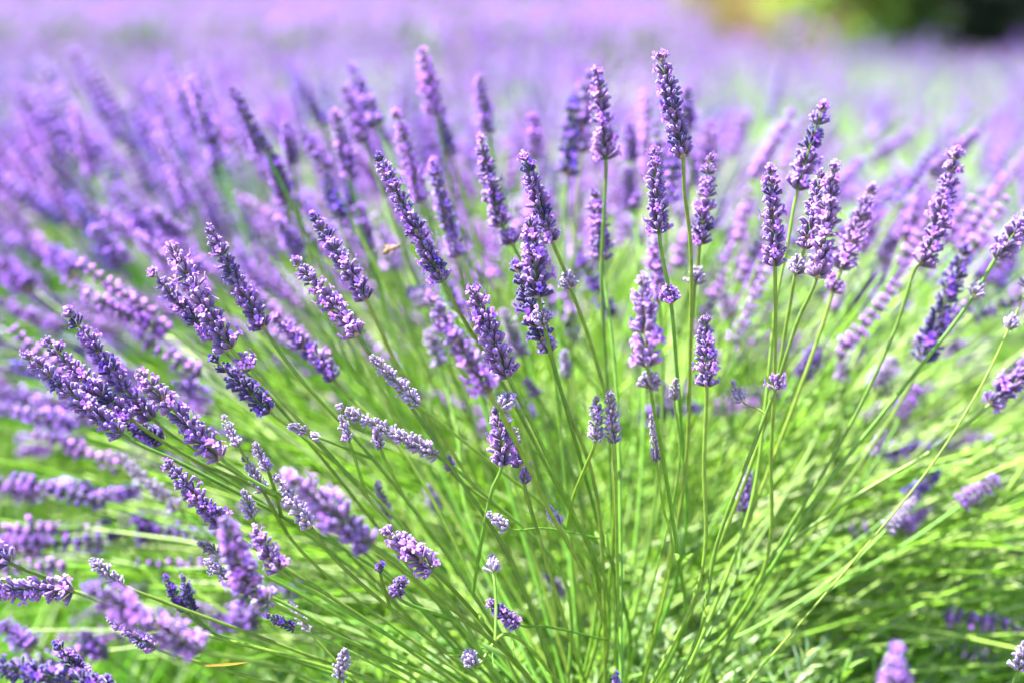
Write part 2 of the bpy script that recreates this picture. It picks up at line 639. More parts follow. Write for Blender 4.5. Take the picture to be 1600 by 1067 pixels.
def put_whorl(sp, me, seats, kind, loc, Fm, s, sz, r):
    link('flower_whorl', me, sp, loc, quat(Fm), (s, s, sz))
    D = np.diag([s, s, sz])
    for so, sF in seats:
        if r.random() < 0.22:
            continue
        Ff = Fm @ sF
        fm = r.choice(WH[kind]['flower'])[0]
        k = max(s, 0.55) * r.uniform(0.85, 1.15)
        link('open_flower', fm, sp, np.asarray(loc) + Fm @ (D @ so), quat(Ff), (k, k, k))


def soft_stalk(tip, base, dt, db, style, root, r, w=None, bend=0.45):
    pt, pb = at(*tip, dt), at(*base, db)
    rt = np.asarray(root)
    o = bpy.data.objects.new('lavender_stalk', None)
    o.empty_display_size = 0.01
    C.objects.link(o)
    o.location = rt
    o['category'], o['group'] = 'lavender', GROUP_NEAR
    u = (pb - pt) / np.linalg.norm(pb - pt)
    D = np.linalg.norm(rt - pb)
    c = pb + u * bend * D
    T = np.linspace(0, 1, 14)[:, None]
    stem = (1 - T) ** 2 * pb + 2 * T * (1 - T) * c + T * T * rt
    g = np.array(r.choice(GREEN)) * r.uniform(0.85, 1.15)
    mb = MB()
    tube(mb, stem - rt, 0.0011, g, 5)
    mb.build('stem', [M_STEM], o)
    L = np.linalg.norm(pt - pb)
    sc = (w * db / FPX / 0.0128) if w else r.uniform(0.85, 1.1)
    link('flower_spike', r.choice(SOFT[style]), o, pb - rt, quat(frame(pt - pb, r.uniform(0, 6.28))), (sc, sc, L / 0.060))
    return o


# ------------------------------------------------------------------ low detail stalks and leafy shoots, joined, for whole bushes
LOWC = [(0.0, 0.0), (0.5, 1.0), (1.0, 0.55)]


def low_spike(mb, p, d, L, rs, r, style='violet'):
    st = STY[style]
    F = frame(d, r.uniform(0, 6))
    n = max(4, int(L / 0.0064))
    tube(mb, [p, p + np.asarray(d) / np.linalg.norm(d) * L * 0.9], [0.0016, 0.0009], np.array(st['lo']), 4, 0)
    V, Fc, Cc = [], [], []
    pet, Fp, Cp = [], [], []
    for i in range(n):
        t = i / (n - 1)
        s = rs * (1 - 0.4 * t ** 1.6) * r.uniform(0.85, 1.12)
        m = 6
        a0 = r.uniform(0, 6.28)
        for k in range(m):
            az = a0 + 6.283 * k / m
            ang = math.radians(r.uniform(28, 62))
            dd = np.array([math.cos(az) * math.sin(ang), math.sin(az) * math.sin(ang), math.cos(ang)])
            ln = 0.0080 * s
            x = np.array([-math.sin(az), math.cos(az), 0]) * 0.0019 * s
            y = np.cross(dd, x)
            o = np.array([0, 0, L * t * 0.93])
            mid = o + dd * ln * 0.62
            b = len(V)
            V += [o + dd * 0.0008, mid + x, mid + y, mid - x, mid - y, o + dd * ln * 1.05]
            Fc += [(b, b + 2, b + 1), (b, b + 3, b + 2), (b, b + 4, b + 3), (b, b + 1, b + 4), (b + 5, b + 1, b + 2), (b + 5, b + 2, b + 3), (b + 5, b + 3, b + 4), (b + 5, b + 4, b + 1)]
            kk = r.uniform(0.75, 1.25)
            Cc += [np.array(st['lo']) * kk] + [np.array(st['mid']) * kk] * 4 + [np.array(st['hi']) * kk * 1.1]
            if r.random() < 0.65:
                e = o + dd * ln
                b = len(pet)
                w = 0.0023 * s
                X, Y = x / np.linalg.norm(x), y / (np.linalg.norm(y) + 1e-9)
                pet += [e - X * w + dd * w * 0.2, e - Y * w, e + X * w + dd * w * 0.2, e + Y * w, e + dd * w * 0.9]
                Fp += [(b, b + 1, b + 4), (b + 1, b + 2, b + 4), (b + 2, b + 3, b + 4), (b + 3, b, b + 4)]
                Cp += [np.array(st['pet']) * r.uniform(0.85, 1.2)] * 5
    mb.add(np.array(V) @ F.T + p, Fc, np.array(Cc), 0)
    if pet:
        mb.add(np.array(pet) @ F.T + p, Fp, np.array(Cp), 1)


def shoot(mb, o, d, L, r, col):
    F = frame(d, r.uniform(0, 6.28))
    n = max(3, int(L / 0.007))
    for i in range(n):
        t = (i + 0.5) / n
        for q in range(2):
            az = i * math.pi / 2 + q * math.pi + r.uniform(-0.2, 0.2)
            ll = r.uniform(0.02, 0.038) * (1.0 - 0.4 * t)
            e = np.array([math.cos(az), math.sin(az), 0])
            z = e * (0.9 - 0.55 * t) + np.array([0, 0, 0.8])
            z /= np.linalg.norm(z)
            y = np.cross(z, e)
            y /= np.linalg.norm(y) + 1e-9
            x = np.cross(y, z)
            R = F @ np.stack([-x, y, z], axis=1)
            w = r.uniform(0.0012, 0.0019)
            k = r.uniform(0.8, 1.25)
            v = np.array([(0, -w * 0.5, 0), (0, w * 0.5, 0), (0.02 * ll, -w, ll * 0.5), (0.06 * ll, 0, ll * 0.5), (0.02 * ll, w, ll * 0.5), (-0.12 * ll, 0, ll)])
            mb.add(v @ R.T + o + F[:, 2] * (L * t), [(0, 1, 3), (0, 3, 2), (1, 4, 3), (2, 3, 5), (3, 4, 5)], np.array(col) * k, 0)


def fan_tip(r, maxlean=72):
    az = r.uniform(0, 2 * math.pi)
    lean = math.radians(maxlean) * math.sqrt(r.random()) ** 1.0
    return az, lean


def bush_meshes(seed, n, side=False, hbase=0.12, spread=68, len_=(0.30, 0.42), nshoot=170):
    r = random.Random(seed)
    fo, stm, sp = MB(), MB(), MB()
    for i in range(nshoot):
        az, el = r.uniform(0, 6.28), math.acos(r.uniform(0.05, 1))
        d = np.array([math.cos(az) * math.sin(el), math.sin(az) * math.sin(el), math.cos(el)])
        o = np.array([0, 0, 0.04]) + d * np.array([0.17, 0.17, 0.13]) * r.uniform(0.5, 1)
        col = np.array(r.choice([(0.20, 0.31, 0.11), (0.24, 0.34, 0.16), (0.17, 0.29, 0.07)]))
        shoot(fo, o, d + np.array([0, 0, 0.5]), r.uniform(0.04, 0.07), r, col)
    for i in range(n):
        az, lean = fan_tip(r, spread)
        if side:
            az, lean = math.pi + r.gauss(0, 0.75), math.radians(r.uniform(15, 68))
        L = r.uniform(*len_)
        o = np.array([math.cos(az), math.sin(az), 0]) * r.uniform(0, 0.11) + np.array([0, 0, hbase])
        dirv = np.array([math.cos(az) * math.sin(lean), math.sin(az) * math.sin(lean), math.cos(lean)])
        d0 = dirv + np.array([0, 0, 0.35])
        d0 /= np.linalg.norm(d0)
        e = o + dirv * L
        c = o + d0 * L * 0.5
        T = np.linspace(0, 1, 5)[:, None]
        P = (1 - T) ** 2 * o + 2 * T * (1 - T) * c + T * T * e
        g = np.array(r.choice(VIVID)) * r.uniform(0.8, 1.15)
        tube(stm, P, 0.0011, g, 3)
        low_spike(sp, e, e - c, r.uniform(0.045, 0.075), r.uniform(0.9, 1.15), r, r.choices(['violet', 'pink', 'dark', 'grey'], [5, 4, 1, 1])[0])
    return fo.mesh('foliage', [M_LEAF]), stm.mesh('stems', [M_STEM]), sp.mesh('flower_heads', [M_CALYX, M_PETAL])


#@@LARGE
# ------------------------------------------------------------------ ground, verge and trees
gm = MB()
nx = 60
xs, ys = np.linspace(-40, 40, nx), np.concatenate([np.linspace(-4, 14, 60), np.linspace(15, 240, 30)])
X, Y = np.meshgrid(xs, ys)
RISE = lambda y: 0.055 * np.maximum(0, y - 13.0)
Z = RISE(Y) + 0.015 * np.sin(X * 3.1) * np.cos(Y * 2.7) + rng.normal(0, 0.006, X.shape)
V = np.stack([X, Y, Z], -1).reshape(-1, 3)
idx = np.arange(len(ys) * nx).reshape(len(ys), nx)
q = np.stack([idx[:-1, :-1], idx[:-1, 1:], idx[1:, 1:], idx[1:, :-1]], -1).reshape(-1, 4)
gm.add(V, np.vstack([q[:, [0, 1, 2]], q[:, [0, 2, 3]]]), (0.3, 0.25, 0.17))
g = gm.build('ground', [ms_])
g['kind'] = 'structure'


def field_end(x, y):
    t = x / max(y, 0.1)
    return 5.8 + max(0.0, 0.40 - t) * 12.0 + max(0.0, 0.16 - t) * 150.0


def blades(name, pts, h, w, cols, seed, kind='stuff'):
    r = random.Random(seed)
    mb = MB()
    for (x, y) in pts:
        hh = h * r.uniform(0.5, 1.15)
        az = r.uniform(0, 6.28)
        e = np.array([math.cos(az), math.sin(az), 0])
        s = np.array([-math.sin(az), math.cos(az), 0]) * w
        k = r.uniform(0.25, 0.8) * hh
        b = np.array([x, y, -0.01])
        v = np.array([b - s, b + s, b + e * k * 0.3 + [0, 0, hh * 0.6] - s * 0.7, b + e * k * 0.3 + [0, 0, hh * 0.6] + s * 0.7, b + e * k + [0, 0, hh]])
        mb.add(v, [(0, 1, 3), (0, 3, 2), (2, 3, 4)], np.array(r.choice(cols)) * r.uniform(0.8, 1.2))
    o = mb.build(name, [M_LEAF])
    o['kind'] = kind
    return o


r_ = random.Random(5)
pts = []
while len(pts) < 26000:
    y = 0.5 + 7.0 * r_.random() ** 1.6
    x = r_.uniform(-0.55, 0.55) * (y + 0.5)
    pts.append((x, y))
go = blades('grass', pts, 0.14, 0.0028, [(0.16, 0.27, 0.05), (0.20, 0.31, 0.06), (0.26, 0.32, 0.10)], 3)
go['label'] = 'bright green grass between the lavender rows'
pts = []
while len(pts) < 24000:
    y = r_.uniform(0.85, 2.3)
    x = r_.uniform(-0.45, 0.5) * (y + 0.4)
    pts.append((x, y))
go = blades('grass', pts, 0.20, 0.0026, VIVID, 13)
go['label'] = 'vivid green grass under the near bush'
pts = []
while len(pts) < 14000:
    y = r_.uniform(1.7, 7.0)
    x = r_.uniform(0.10, 0.42) * y if len(pts) % 4 else r_.uniform(-0.30, -0.15) * min(y, 2.6)
    pts.append((x, y))
go = blades('grass', pts, 0.36, 0.0035, [(0.20, 0.32, 0.08), (0.16, 0.31, 0.04), (0.26, 0.34, 0.16)], 14)
go['label'] = 'tall pale green grass standing in the gaps of the rows'
pts = []
while len(pts) < 5000:
    y = r_.uniform(8.0, 13.5)
    x = r_.gauss(0.170, 0.022) * y
    if y > field_end(x, y) + 0.1:
        pts.append((x, y))
go = blades('dry_grass', pts, 0.62, 0.008, [(0.20, 0.15, 0.06), (0.24, 0.18, 0.08), (0.17, 0.19, 0.05), (0.24, 0.16, 0.09)], 4)
go['label'] = 'dry straw coloured grass along the field edge'


def tree(name, label, cat, x, y, h, rad, low, cols, n, leaf, seed):
    r = random.Random(seed)
    o = bpy.data.objects.new(name, None)
    C.objects.link(o)
    o.location = (x, y, 0)
    o['label'], o['category'], o['group'] = label, cat, 'trees and shrubs beyond the field'
    tr = MB()
    H = h * 0.8
    P = np.array([(0.05 * math.sin(t * 5 + seed), 0.05 * math.cos(t * 4), H * t) for t in np.linspace(0, 1, 9)])
    tube(tr, P, np.linspace(h * 0.035, h * 0.008, 9), (0.09, 0.065, 0.045), 7)
    for k in range(11):
        z = low + (H - low) * (k + 0.5) / 11
        az = k * 2.4 + r.uniform(-0.4, 0.4)
        e = np.array([math.cos(az), math.sin(az), 0.5])
        b = np.array([0, 0, z])
        tube(tr, [b, b + e * rad * 0.35, b + e * rad * 0.7 + [0, 0, 0.1]], [h * 0.013, h * 0.008, h * 0.004], (0.09, 0.065, 0.045), 5)
    tr.build('trunk', [M_BARK], o)
    cr = MB()
    cl = []
    for k in range(46):
        az, t = r.uniform(0, 6.28), r.random()
        z = low + (h - low) * t
        rr = rad * (math.sin(math.pi * (0.30 + 0.68 * t)) ** 0.7) * math.sqrt(r.uniform(0.25, 1))
        cl.append((np.array([rr * math.cos(az), rr * math.sin(az), z]), rad * r.uniform(0.16, 0.32), np.array(r.choice(cols)) * r.uniform(0.75, 1.25)))
    for k in range(n):
        c, s, col = r.choice(cl)
        p = c + np.array([r.gauss(0, 1), r.gauss(0, 1), r.gauss(0, 0.8)]) * s * 0.6
        F = frame((r.gauss(0, 1), r.gauss(0, 1), r.gauss(0.6, 0.7)), r.uniform(0, 6))
        w = leaf * r.uniform(0.6, 1.3)
        v = np.array([(-w * 0.4, 0, 0), (0, -w, 0.1 * w), (w * 0.4, 0, 0), (0, w, 0.1 * w)])
        cr.add(v @ F.T + p, [(0, 1, 2), (0, 2, 3)], col * r.uniform(0.8, 1.2))
    cr.build('crown', [M_TREE], o)
    return o


DK_SHADE = [(0.012, 0.026, 0.009), (0.010, 0.020, 0.010), (0.016, 0.03, 0.01)]  # near-black leaf greens, the trees' own shade put into the colour
BR = [(0.20, 0.33, 0.04), (0.24, 0.36, 0.05), (0.16, 0.29, 0.04)]
MD = [(0.08, 0.15, 0.03), (0.10, 0.17, 0.04)]
tree('tree', 'dense dark tree at the upper right corner beyond the field', 'tree', 3.75, 9.6, 4.2, 1.0, 0.05, DK_SHADE, 14000, 0.10, 3)
tree('tree', 'dark tree just left of the corner tree beyond the field', 'tree', 2.95, 10.2, 4.0, 0.7, 0.05, DK_SHADE, 12000, 0.09, 5)
tree('shrub', 'bright yellow green shrub left of the dark trees', 'shrub', 1.98, 8.7, 1.3, 0.36, 0.05, BR, 7000, 0.05, 8)
tree('shrub', 'mid green shrub between bright shrub and dark trees', 'shrub', 2.42, 9.2, 1.6, 0.36, 0.05, MD, 5500, 0.05, 9)
tree('shrub', 'olive shrub at the top edge far along the field', 'shrub', 2.2, 13.6, 2.2, 0.75, 0.05, [(0.20, 0.19, 0.07), (0.15, 0.18, 0.06)], 4500, 0.05, 10)

tree('tree', 'dark green tree behind the bright yellow green shrub', 'tree', 2.75, 12.6, 3.6, 0.75, 0.1, DK_SHADE + MD, 8000, 0.07, 15)
tree('tree', 'dark tree filling the gap between the two corner trees', 'tree', 3.4, 10.9, 4.1, 0.9, 0.05, DK_SHADE, 12000, 0.10, 25)
tree('tree', 'dark tree at the frame edge behind the corner tree', 'tree', 4.9, 10.6, 4.4, 1.2, 0.05, DK_SHADE, 12000, 0.10, 16)
# ------------------------------------------------------------------ the lavender field
BV = [bush_meshes(21 + k, 150) for k in range(4)] + [bush_meshes(41 + k, 170, True) for k in range(2)]


def bush(x, y, v, rz, s, label, parts=True):
    o = bpy.data.objects.new('lavender_bush', None)
    o.empty_display_size = 0.05
    C.objects.link(o)
    o.location = (x, y, float(RISE(y)))
    o.rotation_euler = (0, 0, rz)
    o.scale = (s, s, s)
    o['label'], o['category'], o['group'] = label, 'lavender bush', 'lavender bushes of the field'
    for nm, me in zip(('foliage', 'stems', 'flower_heads'), BV[v]):
        c = link(nm, me, o)
        c['kind'] = 'stuff'
    return o


r_ = random.Random(77)
spots = []
for rw in range(-27, 28):
    xr = 0.05 + 0.76 * rw
    y = (1.55 if rw == 0 else 1.42 if rw == -1 else 1.12 + 0.1 * (rw % 2))
    while y < 45:
        xx, yy = xr + r_.uniform(-0.07, 0.07) * (1 + 0.55 * max(0, y - 5)), y
        y += r_.uniform(0.38, 0.52)
        if yy < field_end(xx, yy) and abs(xx) < 0.58 * yy + 0.6 and (rw == 0 or abs(xx) > 0.58):
            if 0.10 < xx / yy < 0.40 and 1.7 < yy < 8 and r_.random() < (0.30 if yy < 3 else 0.12):
                continue
            if -0.32 < xx / yy < -0.15 and 1.7 < yy < 3.2 and r_.random() < 0.75:
                continue
            if rw and 1.3 < yy < 4 and r_.random() < 0.38:
                continue
            spots.append((xx, yy))
LEFTS = [(-.16, 1.38), (-.12, 1.75), (-.36, 1.52), (-.52, 1.9), (-.30, 2.2), (-.78, 2.25), (-.72, 1.62), (-.6, 1.35), (-.95, 1.95)]
RIGHTS = [(.40, 1.6), (.66, 1.55), (.84, 2.0)]
spots = [p for p in spots if all(math.hypot(p[0] - q[0], p[1] - q[1]) > 0.24 for q in LEFTS + RIGHTS)] + LEFTS + RIGHTS
spots += [(.62, 1.36), (.98, 1.62)]
spots.sort(key=lambda p: p[1])
far_spots = [p for p in spots if p[1] >= 8.0]
spots = [p for p in spots if p[1] < 8.0][:300]
BL = lambda x, y: (x, y)
bush_list, bush_objs = [], []
for i, (x, yy) in enumerate(spots):
    bush_list.append(BL(x, yy))
    lb = ''
    sd_ = (x, yy) in LEFTS or (x, yy) in RIGHTS
    o = bush(x, yy, 4 + r_.randrange(2) if sd_ else r_.randrange(4), (r_.uniform(-0.3, 0.3) + (math.pi if x > 0 else 0)) if sd_ else r_.uniform(0, 6.28), r_.uniform(0.9, 1.08) * (0.94 if yy < 1.3 else 1.0 if yy < 3.5 else 0.84 if yy < 5 else 0.82 if x > 0.1 * yy else 0.80), lb)
    bush_objs.append(o)
# the rest of the field, too far to tell its bushes apart
ff, fs_ = MB(), MB()
for x, yy in far_spots:
    for k in range(44 if yy < 12 else 56 if yy < 25 else 40):
        az, q = r_.uniform(0, 6.28), math.sqrt(r_.random())
        p = np.array([x + (0.33 if yy < 12 else 0.46) * q * math.cos(az), yy + 0.33 * q * math.sin(az), float(RISE(yy)) + 0.48 - 0.20 * q * q + r_.gauss(0, 0.03)])
        e = np.array([math.cos(az) * q * 0.5, math.sin(az) * q * 0.5, 1.0])
        F = frame(e, r_.uniform(0, 6))
        st = STY[r_.choice(['violet', 'violet', 'violet', 'pink'])]
        v = _oct * np.array([0.012, 0.012, 0.034])
        ff.add(v @ F.T + p, _octf, np.array(st['pet' if k % 3 else 'hi']) * r_.uniform(0.65, 1.0), 0)
        w = 0.012
        v = np.array([(-w, 0, -0.02), (w, 0, -0.02), (0, 0, -0.3), (0, w, -0.02)])
        ff.add(v @ F.T + p, [(0, 1, 2), (1, 3, 2), (3, 0, 2)], np.array(r_.choice(VIVID)), 0)
fo_ = ff.build('lavender_field', [M_PETAL])
fo_['kind'] = 'stuff'
fo_['label'] = 'far purple lavender field melting into one mass'

# ------------------------------------------------------------------ the near bush: leafy crown and its uncounted stems
CROWN = at(955, 1150, 0.90)
nbush = bpy.data.objects.new('lavender_bush', None)
C.objects.link(nbush)
nbush.location = (CROWN[0], CROWN[1], 0)
nbush['label'], nbush['category'] = 'near lavender bush, its grey green leaves at the bottom centre', 'lavender bush'
fo = MB()
r_ = random.Random(9)
cz = CROWN[2]
for i in range(620):
    az, el = r_.uniform(0, 6.28), math.acos(r_.uniform(0.0, 1))
    d = np.array([math.cos(az) * math.sin(el), math.sin(az) * math.sin(el), math.cos(el)])
    o = np.array([0, 0.05, cz - 0.10]) + d * np.array([0.26, 0.24, 0.12]) * r_.uniform(0.4, 1)
    col = r_.choice([(0.26, 0.38, 0.15), (0.32, 0.42, 0.23), (0.20, 0.36, 0.06), (0.16, 0.30, 0.05)])
    shoot(fo, o, d + np.array([0, 0, 0.6]), r_.uniform(0.035, 0.06), r_, col)
fo.build('foliage', [M_LEAF], nbush)['kind'] = 'stuff'
wd = MB()
for k in range(9):
    az = k * 0.7
    e = np.array([math.cos(az), math.sin(az), 0])
    tube(wd, [(0, 0, -0.02), e * 0.04 + [0, 0, 0.05], e * 0.10 + [0, 0, cz - 0.06]], [0.012, 0.009, 0.005], (0.20, 0.15, 0.11), 6)
wd.build('woody_base', [M_BARK], nbush)
st, sp = MB(), MB()
cnt = 0
while cnt < 2600:
    az = r_.choice([0, 0, math.pi, math.pi, math.pi / 2]) + r_.gauss(0, 0.6)
    lean = math.radians(86) * math.sqrt(r_.random())
    L = r_.uniform(0.26, 0.42 if lean > 0.6 else 0.36)
    o = np.array([r_.gauss(0, 0.09), 0.07 + 0.95 * r_.random() ** 1.2, cz - 0.03])
    dv = np.array([math.cos(az) * math.sin(lean), math.sin(az) * math.sin(lean), math.cos(lean)])
    e = o + dv * L
    if proj(e + np.array([CROWN[0], CROWN[1], 0]))[2] < 0.95:
        continue
    c = o + (dv + np.array([0, 0, 0.3])) / np.linalg.norm(dv + np.array([0, 0, 0.3])) * L * 0.5
    T = np.linspace(0, 1, 8)[:, None]
    P = (1 - T) ** 2 * o + 2 * T * (1 - T) * c + T * T * e
    g = np.array(r_.choice(VIVID)) * r_.uniform(0.85, 1.2)
    tube(st, P, r_.uniform(0.0006, 0.0011), g, 4)
    cnt += 1
    if cnt % 10 < 3 and (lean < math.radians(66 if math.cos(az) > 0 else 74) or cnt % 5 == 0):
        low_spike(sp, e, e - c, r_.uniform(0.04, 0.07), r_.uniform(0.85, 1.1), r_, r_.choices(['violet', 'pink', 'dark', 'grey'], [5, 2, 2, 2])[0])
for k in range(1300):
    az = (0 if k % 4 else math.pi) + r_.gauss(0, 0.5)
    lean = math.radians(r_.uniform(48, 84))
    L = r_.uniform(0.28, 0.42)
    o = np.array([r_.gauss(0.02, 0.09), 0.07 + 0.7 * r_.random() ** 1.3, cz - 0.03 + r_.gauss(0, 0.02)])
    dv = np.array([math.cos(az) * math.sin(lean), math.sin(az) * math.sin(lean), math.cos(lean)])
    e = o + dv * L
    if proj(e + np.array([CROWN[0], CROWN[1], 0]))[2] < 0.93 or e[2] > 0.36:
        continue
    c = o + (dv + np.array([0, 0, 0.3])) / np.linalg.norm(dv + np.array([0, 0, 0.3])) * L * 0.5 + np.array([r_.gauss(0, 0.012) for _ in range(3)])
    T = np.linspace(0, 1, 8)[:, None]
    tube(st, (1 - T) ** 2 * o + 2 * T * (1 - T) * c + T * T * e, r_.uniform(0.0006, 0.0010), np.array(r_.choice(VIVID + VIVID[3:])) * r_.uniform(0.85, 1.15), 4)
st.build('stems', [M_STEM], nbush)['kind'] = 'stuff'
sp.build('flower_heads', [M_CALYX, M_PETAL], nbush)['kind'] = 'stuff'

# ------------------------------------------------------------------ the stalks the photograph shows one by one
#@@HEROES
F0 = 0.785
todo = []


def H(*a, **k):
    todo.append((a, k))


# left cluster
H('lowest of the fanned pair, its violet spike nearest the left edge', (37, 551), (193, 680), 40, F0, 'violet', [(280, 722), (440, 806), (610, 905)], mark='the far left pair')
H('upper of the fanned pair near left edge, crowded with pale calyxes', (68, 530), (205, 655), 38, (F0 + .008, F0 + .014), 'violet', [(300, 716), (470, 800)])
H('long thin-tipped violet spike just above the fanned left pair', (104, 484), (236, 652), 36, (.80, .81), 'violet', [(330, 716), (520, 822)], mark='the long thin-tipped spike')
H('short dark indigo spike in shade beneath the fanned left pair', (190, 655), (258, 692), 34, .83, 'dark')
H('pinkish violet spike with ragged loose base right of left pair', (214, 579), (345, 716), 44, (.775, .78), 'pink', [(372, 737), (480, 797), (640, 893)], mark='the ragged-based spike')
H('tall pinkish violet spike with pale loose whorl beneath, upper left', (264, 380), (360, 543), 44, F0, 'pink', [(391, 574, 1.0), (470, 660), (560, 760), (700, 930)], mark='the tall pinkish left spike')
H('shorter greyish spike hugging the tall pinkish left spike from behind', (238, 425), (334, 530), 32, .81, 'violet', [(440, 640)])
H('slender spike leaning left with frilled tip at upper left', (324, 353), (411, 510), 38, .80, 'violet', [(460, 580), (560, 690), (680, 840)], mark='the frilled-tip spike')
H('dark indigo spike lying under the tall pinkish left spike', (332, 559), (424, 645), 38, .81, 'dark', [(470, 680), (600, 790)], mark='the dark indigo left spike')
H('tiny pale lilac spike standing alone above grey buds', (350, 652), (373, 698), 20, .80, 'grey', [(398, 740)], root=(470, 860, .81))
H('small grey bud spike leaning left beside the blurred foreground spike', (399, 694), (420, 738), 24, .79, 'grey', root=(438, 800, .79))
H('small pale lilac spike left of the small grey bud spike', (382, 715), (412, 768), 26, .80, 'grey', root=(440, 840, .80))
H('pale violet spike half hidden behind the blurred foreground spike', (432, 744), (488, 826), 32, .78, 'grey', [(530, 880)])
H('stubby pale grey spike above the twin dark violet heads', (380, 766), (396, 812), 24, .79, 'grey', root=(425, 852, .79))
H('saturated violet spike slanting down to the blurred bright head', (258, 721), (352, 822), 38, .79, 'violet', [(420, 870), (560, 960)], mark='the saturated slanting spike')
H('out of focus violet head pointing at the viewer, lower left', (352, 812), (392, 922), 50, (.67, .715), 'violet', [(418, 938, 1.1), (520, 990), (700, 1070)], mark='the blurred violet head')
H('bright violet spike just right of the out of focus violet head', (398, 822), (437, 890), 38, .75, 'pink', [(500, 930), (620, 1000)])
H('large blurred lilac spike in front at lower left corner', (134, 915), (314, 1014), 56, (.655, .672), 'pink', [(430, 1040), (600, 1110)], mark='the large blurred corner spike')
H('sharp violet spike mostly hidden behind the large blurred corner spike', (170, 966), (246, 1012), 28, .77, 'violet', [(330, 1040)])
H('pale pointed spike above the large blurred corner spike', (140, 873), (194, 914), 28, .80, 'grey', [(252, 938), (420, 1000)])
H('left branch of the dark indigo twin buds at lower left', (259, 903), (290, 955), 22, .83, 'dark', root=(340, 985, .84))
H('right branch of the dark indigo twin buds at lower left', (287, 903), (303, 958), 22, .83, 'dark', root=(342, 985, .84))
H('violet spike lying level on its green stem at left edge', (-50, 925), (110, 922), 40, .78, 'pink', [(168, 944), (300, 985), (470, 1030)], mark='the level left-edge spike')
H('spike end cut by left edge above the level one', (-60, 838), (16, 880), 46, .77, 'pink', [(80, 905), (190, 950), (400, 1010)])
H('small mauve spike tip poking out left of blurred violet head', (310, 848), (352, 868), 22, .82, 'grey')
H('small grey budded spike below left of the blurred violet head', (320, 874), (364, 908), 24, .79, 'grey', [(430, 935)])
H('small dark bud spike under the bright violet lower left heads', (417, 960), (460, 981), 20, .78, 'dark', [(520, 1005)])
H('thin grey bud spike leaning beside the crossing thin stem', (452, 940), (486, 988), 18, .82, 'grey')
H('blurred dark violet spike entering at the bottom left corner', (-30, 1035), (175, 1078), 46, (.72, .74), 'dark', [(260, 1100)], mark='the bottom left corner spike')
H('upright violet spike rising over the bottom left corner spike', (88, 1005), (150, 1075), 40, (.76, .77), 'violet', [(230, 1110)])
# middle left
H('violet spike with hooked tip left of the flying bee', (489, 335), (572, 468), 36, .81, 'violet', [(616, 562), (690, 680), (790, 850)], mark='the hooked spike left of the bee')
H('tapered lilac spike with grey lower buds, middle left', (461, 406), (557, 522), 36, F0, 'pink', [(579, 556), (633, 623), (690, 707), (800, 880)], mark='the tapered middle left spike')
H('small pale lilac spike pointing up left below the tapered spike', (579, 556), (655, 633), 27, F0, 'grey', [(661, 638), (760, 718), (860, 800), (930, 900)], mark='the small pale slanting spike')
H('blurred violet spike with pale flared base left of tapered spike', (427, 494), (516, 580), 36, .86, 'violet', [(520, 592, .9), (640, 720)], mark='the flared-base spike')
H('long pale grey spike lying low along crossing stems, centre left', (527, 635), (685, 714), 30, .81, 'grey', [(760, 775), (880, 900)], mark='the long pale low spike')
H('little upright pale bud cluster at the long pale spike tip', (533, 650), (546, 690), 22, .80, 'grey', root=(560, 800, .81))
H('small pale drooping cluster beneath the long pale low spike', (589, 668), (594, 700), 20, .80, 'grey', root=(620, 790, .81))
H('tiny pale side flower on the stem left of long pale spike', (452, 664), (478, 676), 20, .79, 'grey', root=(560, 760, .80))
H('tiny single pale floret between crossing stems at centre left', (486, 680), (500, 684), 16, .79, 'grey', root=(575, 720, .80))
H('tiny pale side floret right of the long pale spike end', (702, 712), (706, 738), 20, .82, 'grey', root=(800, 790, .83))
H('large blurred lilac foreground spike slanting at centre left', (450, 738), (578, 852), 58, (.67, .685), 'pink', [(640, 900), (727, 967), (817, 1046)], leaves=(.7,), mark='the large blurred foreground spike')
H('stout violet spike right below the large blurred foreground spike', (598, 824), (676, 890), 44, .775, 'pink', [(735, 950), (800, 1030)], leaves=(.45,), mark='the stout violet spike')
H('loose violet floret cluster under the stout violet spike', (630, 900), (622, 932), 26, .79, 'violet', root=(700, 975, .80))
H('tiny dark bud tip on a thin stalk left of stout spike', (596, 880), (594, 893), 14, .78, 'dark', root=(600, 960, .79))
H('soft grey bud spike above the stout violet spike', (589, 752), (608, 812), 22, .87, 'grey', [(650, 900)])
# centre
H('long violet spike curving down right of the bee, gap near base', (588, 240), (692, 440), 36, F0, 'violet', [(720, 492), (780, 590), (850, 720), (940, 930)], mark='the long curved spike by the bee')
H('blurred bright violet spike in front of the dense centre spike', (670, 462), (762, 610), 46, (.70, .705), 'pink', [(790, 655), (850, 780), (950, 1000)], mark='the blurred bright centre spike')
H('dense broad violet spike right of the blurred bright centre one', (735, 443), (792, 585), 48, F0, 'violet', [(830, 660), (890, 790), (950, 930)], mark='the dense broad centre spike')
H('stocky grey violet spike with pale tuft, below blurred centre spike', (776, 632), (784, 727), 40, .79, 'violet', root=(735, 935, .82), way=[(769, 765), (755, 830)], mark='the stocky grey violet spike')
H('pale tuft of buds on the stem beside the stocky spike', (800, 616), (782, 642), 30, .78, 'grey', [(793, 668), (828, 735)], root=(905, 900, .82))
H('short violet spike pressed against the right of stocky spike', (792, 656), (812, 730), 30, .80, 'violet', mark=None)
H('single deep violet floret hanging right of the stocky spike', (826, 726), (820, 756), 22, .79, 'violet', root=(850, 830, .80))
H('broad dark violet spike at centre, topmost of overlapping pair', (828, 337), (842, 466), 46, .775, 'violet', [(850, 506, 1.0), (862, 557), (885, 640), (930, 800), (985, 1010)], leaves=(.72,), mark='the broad dark centre pair')
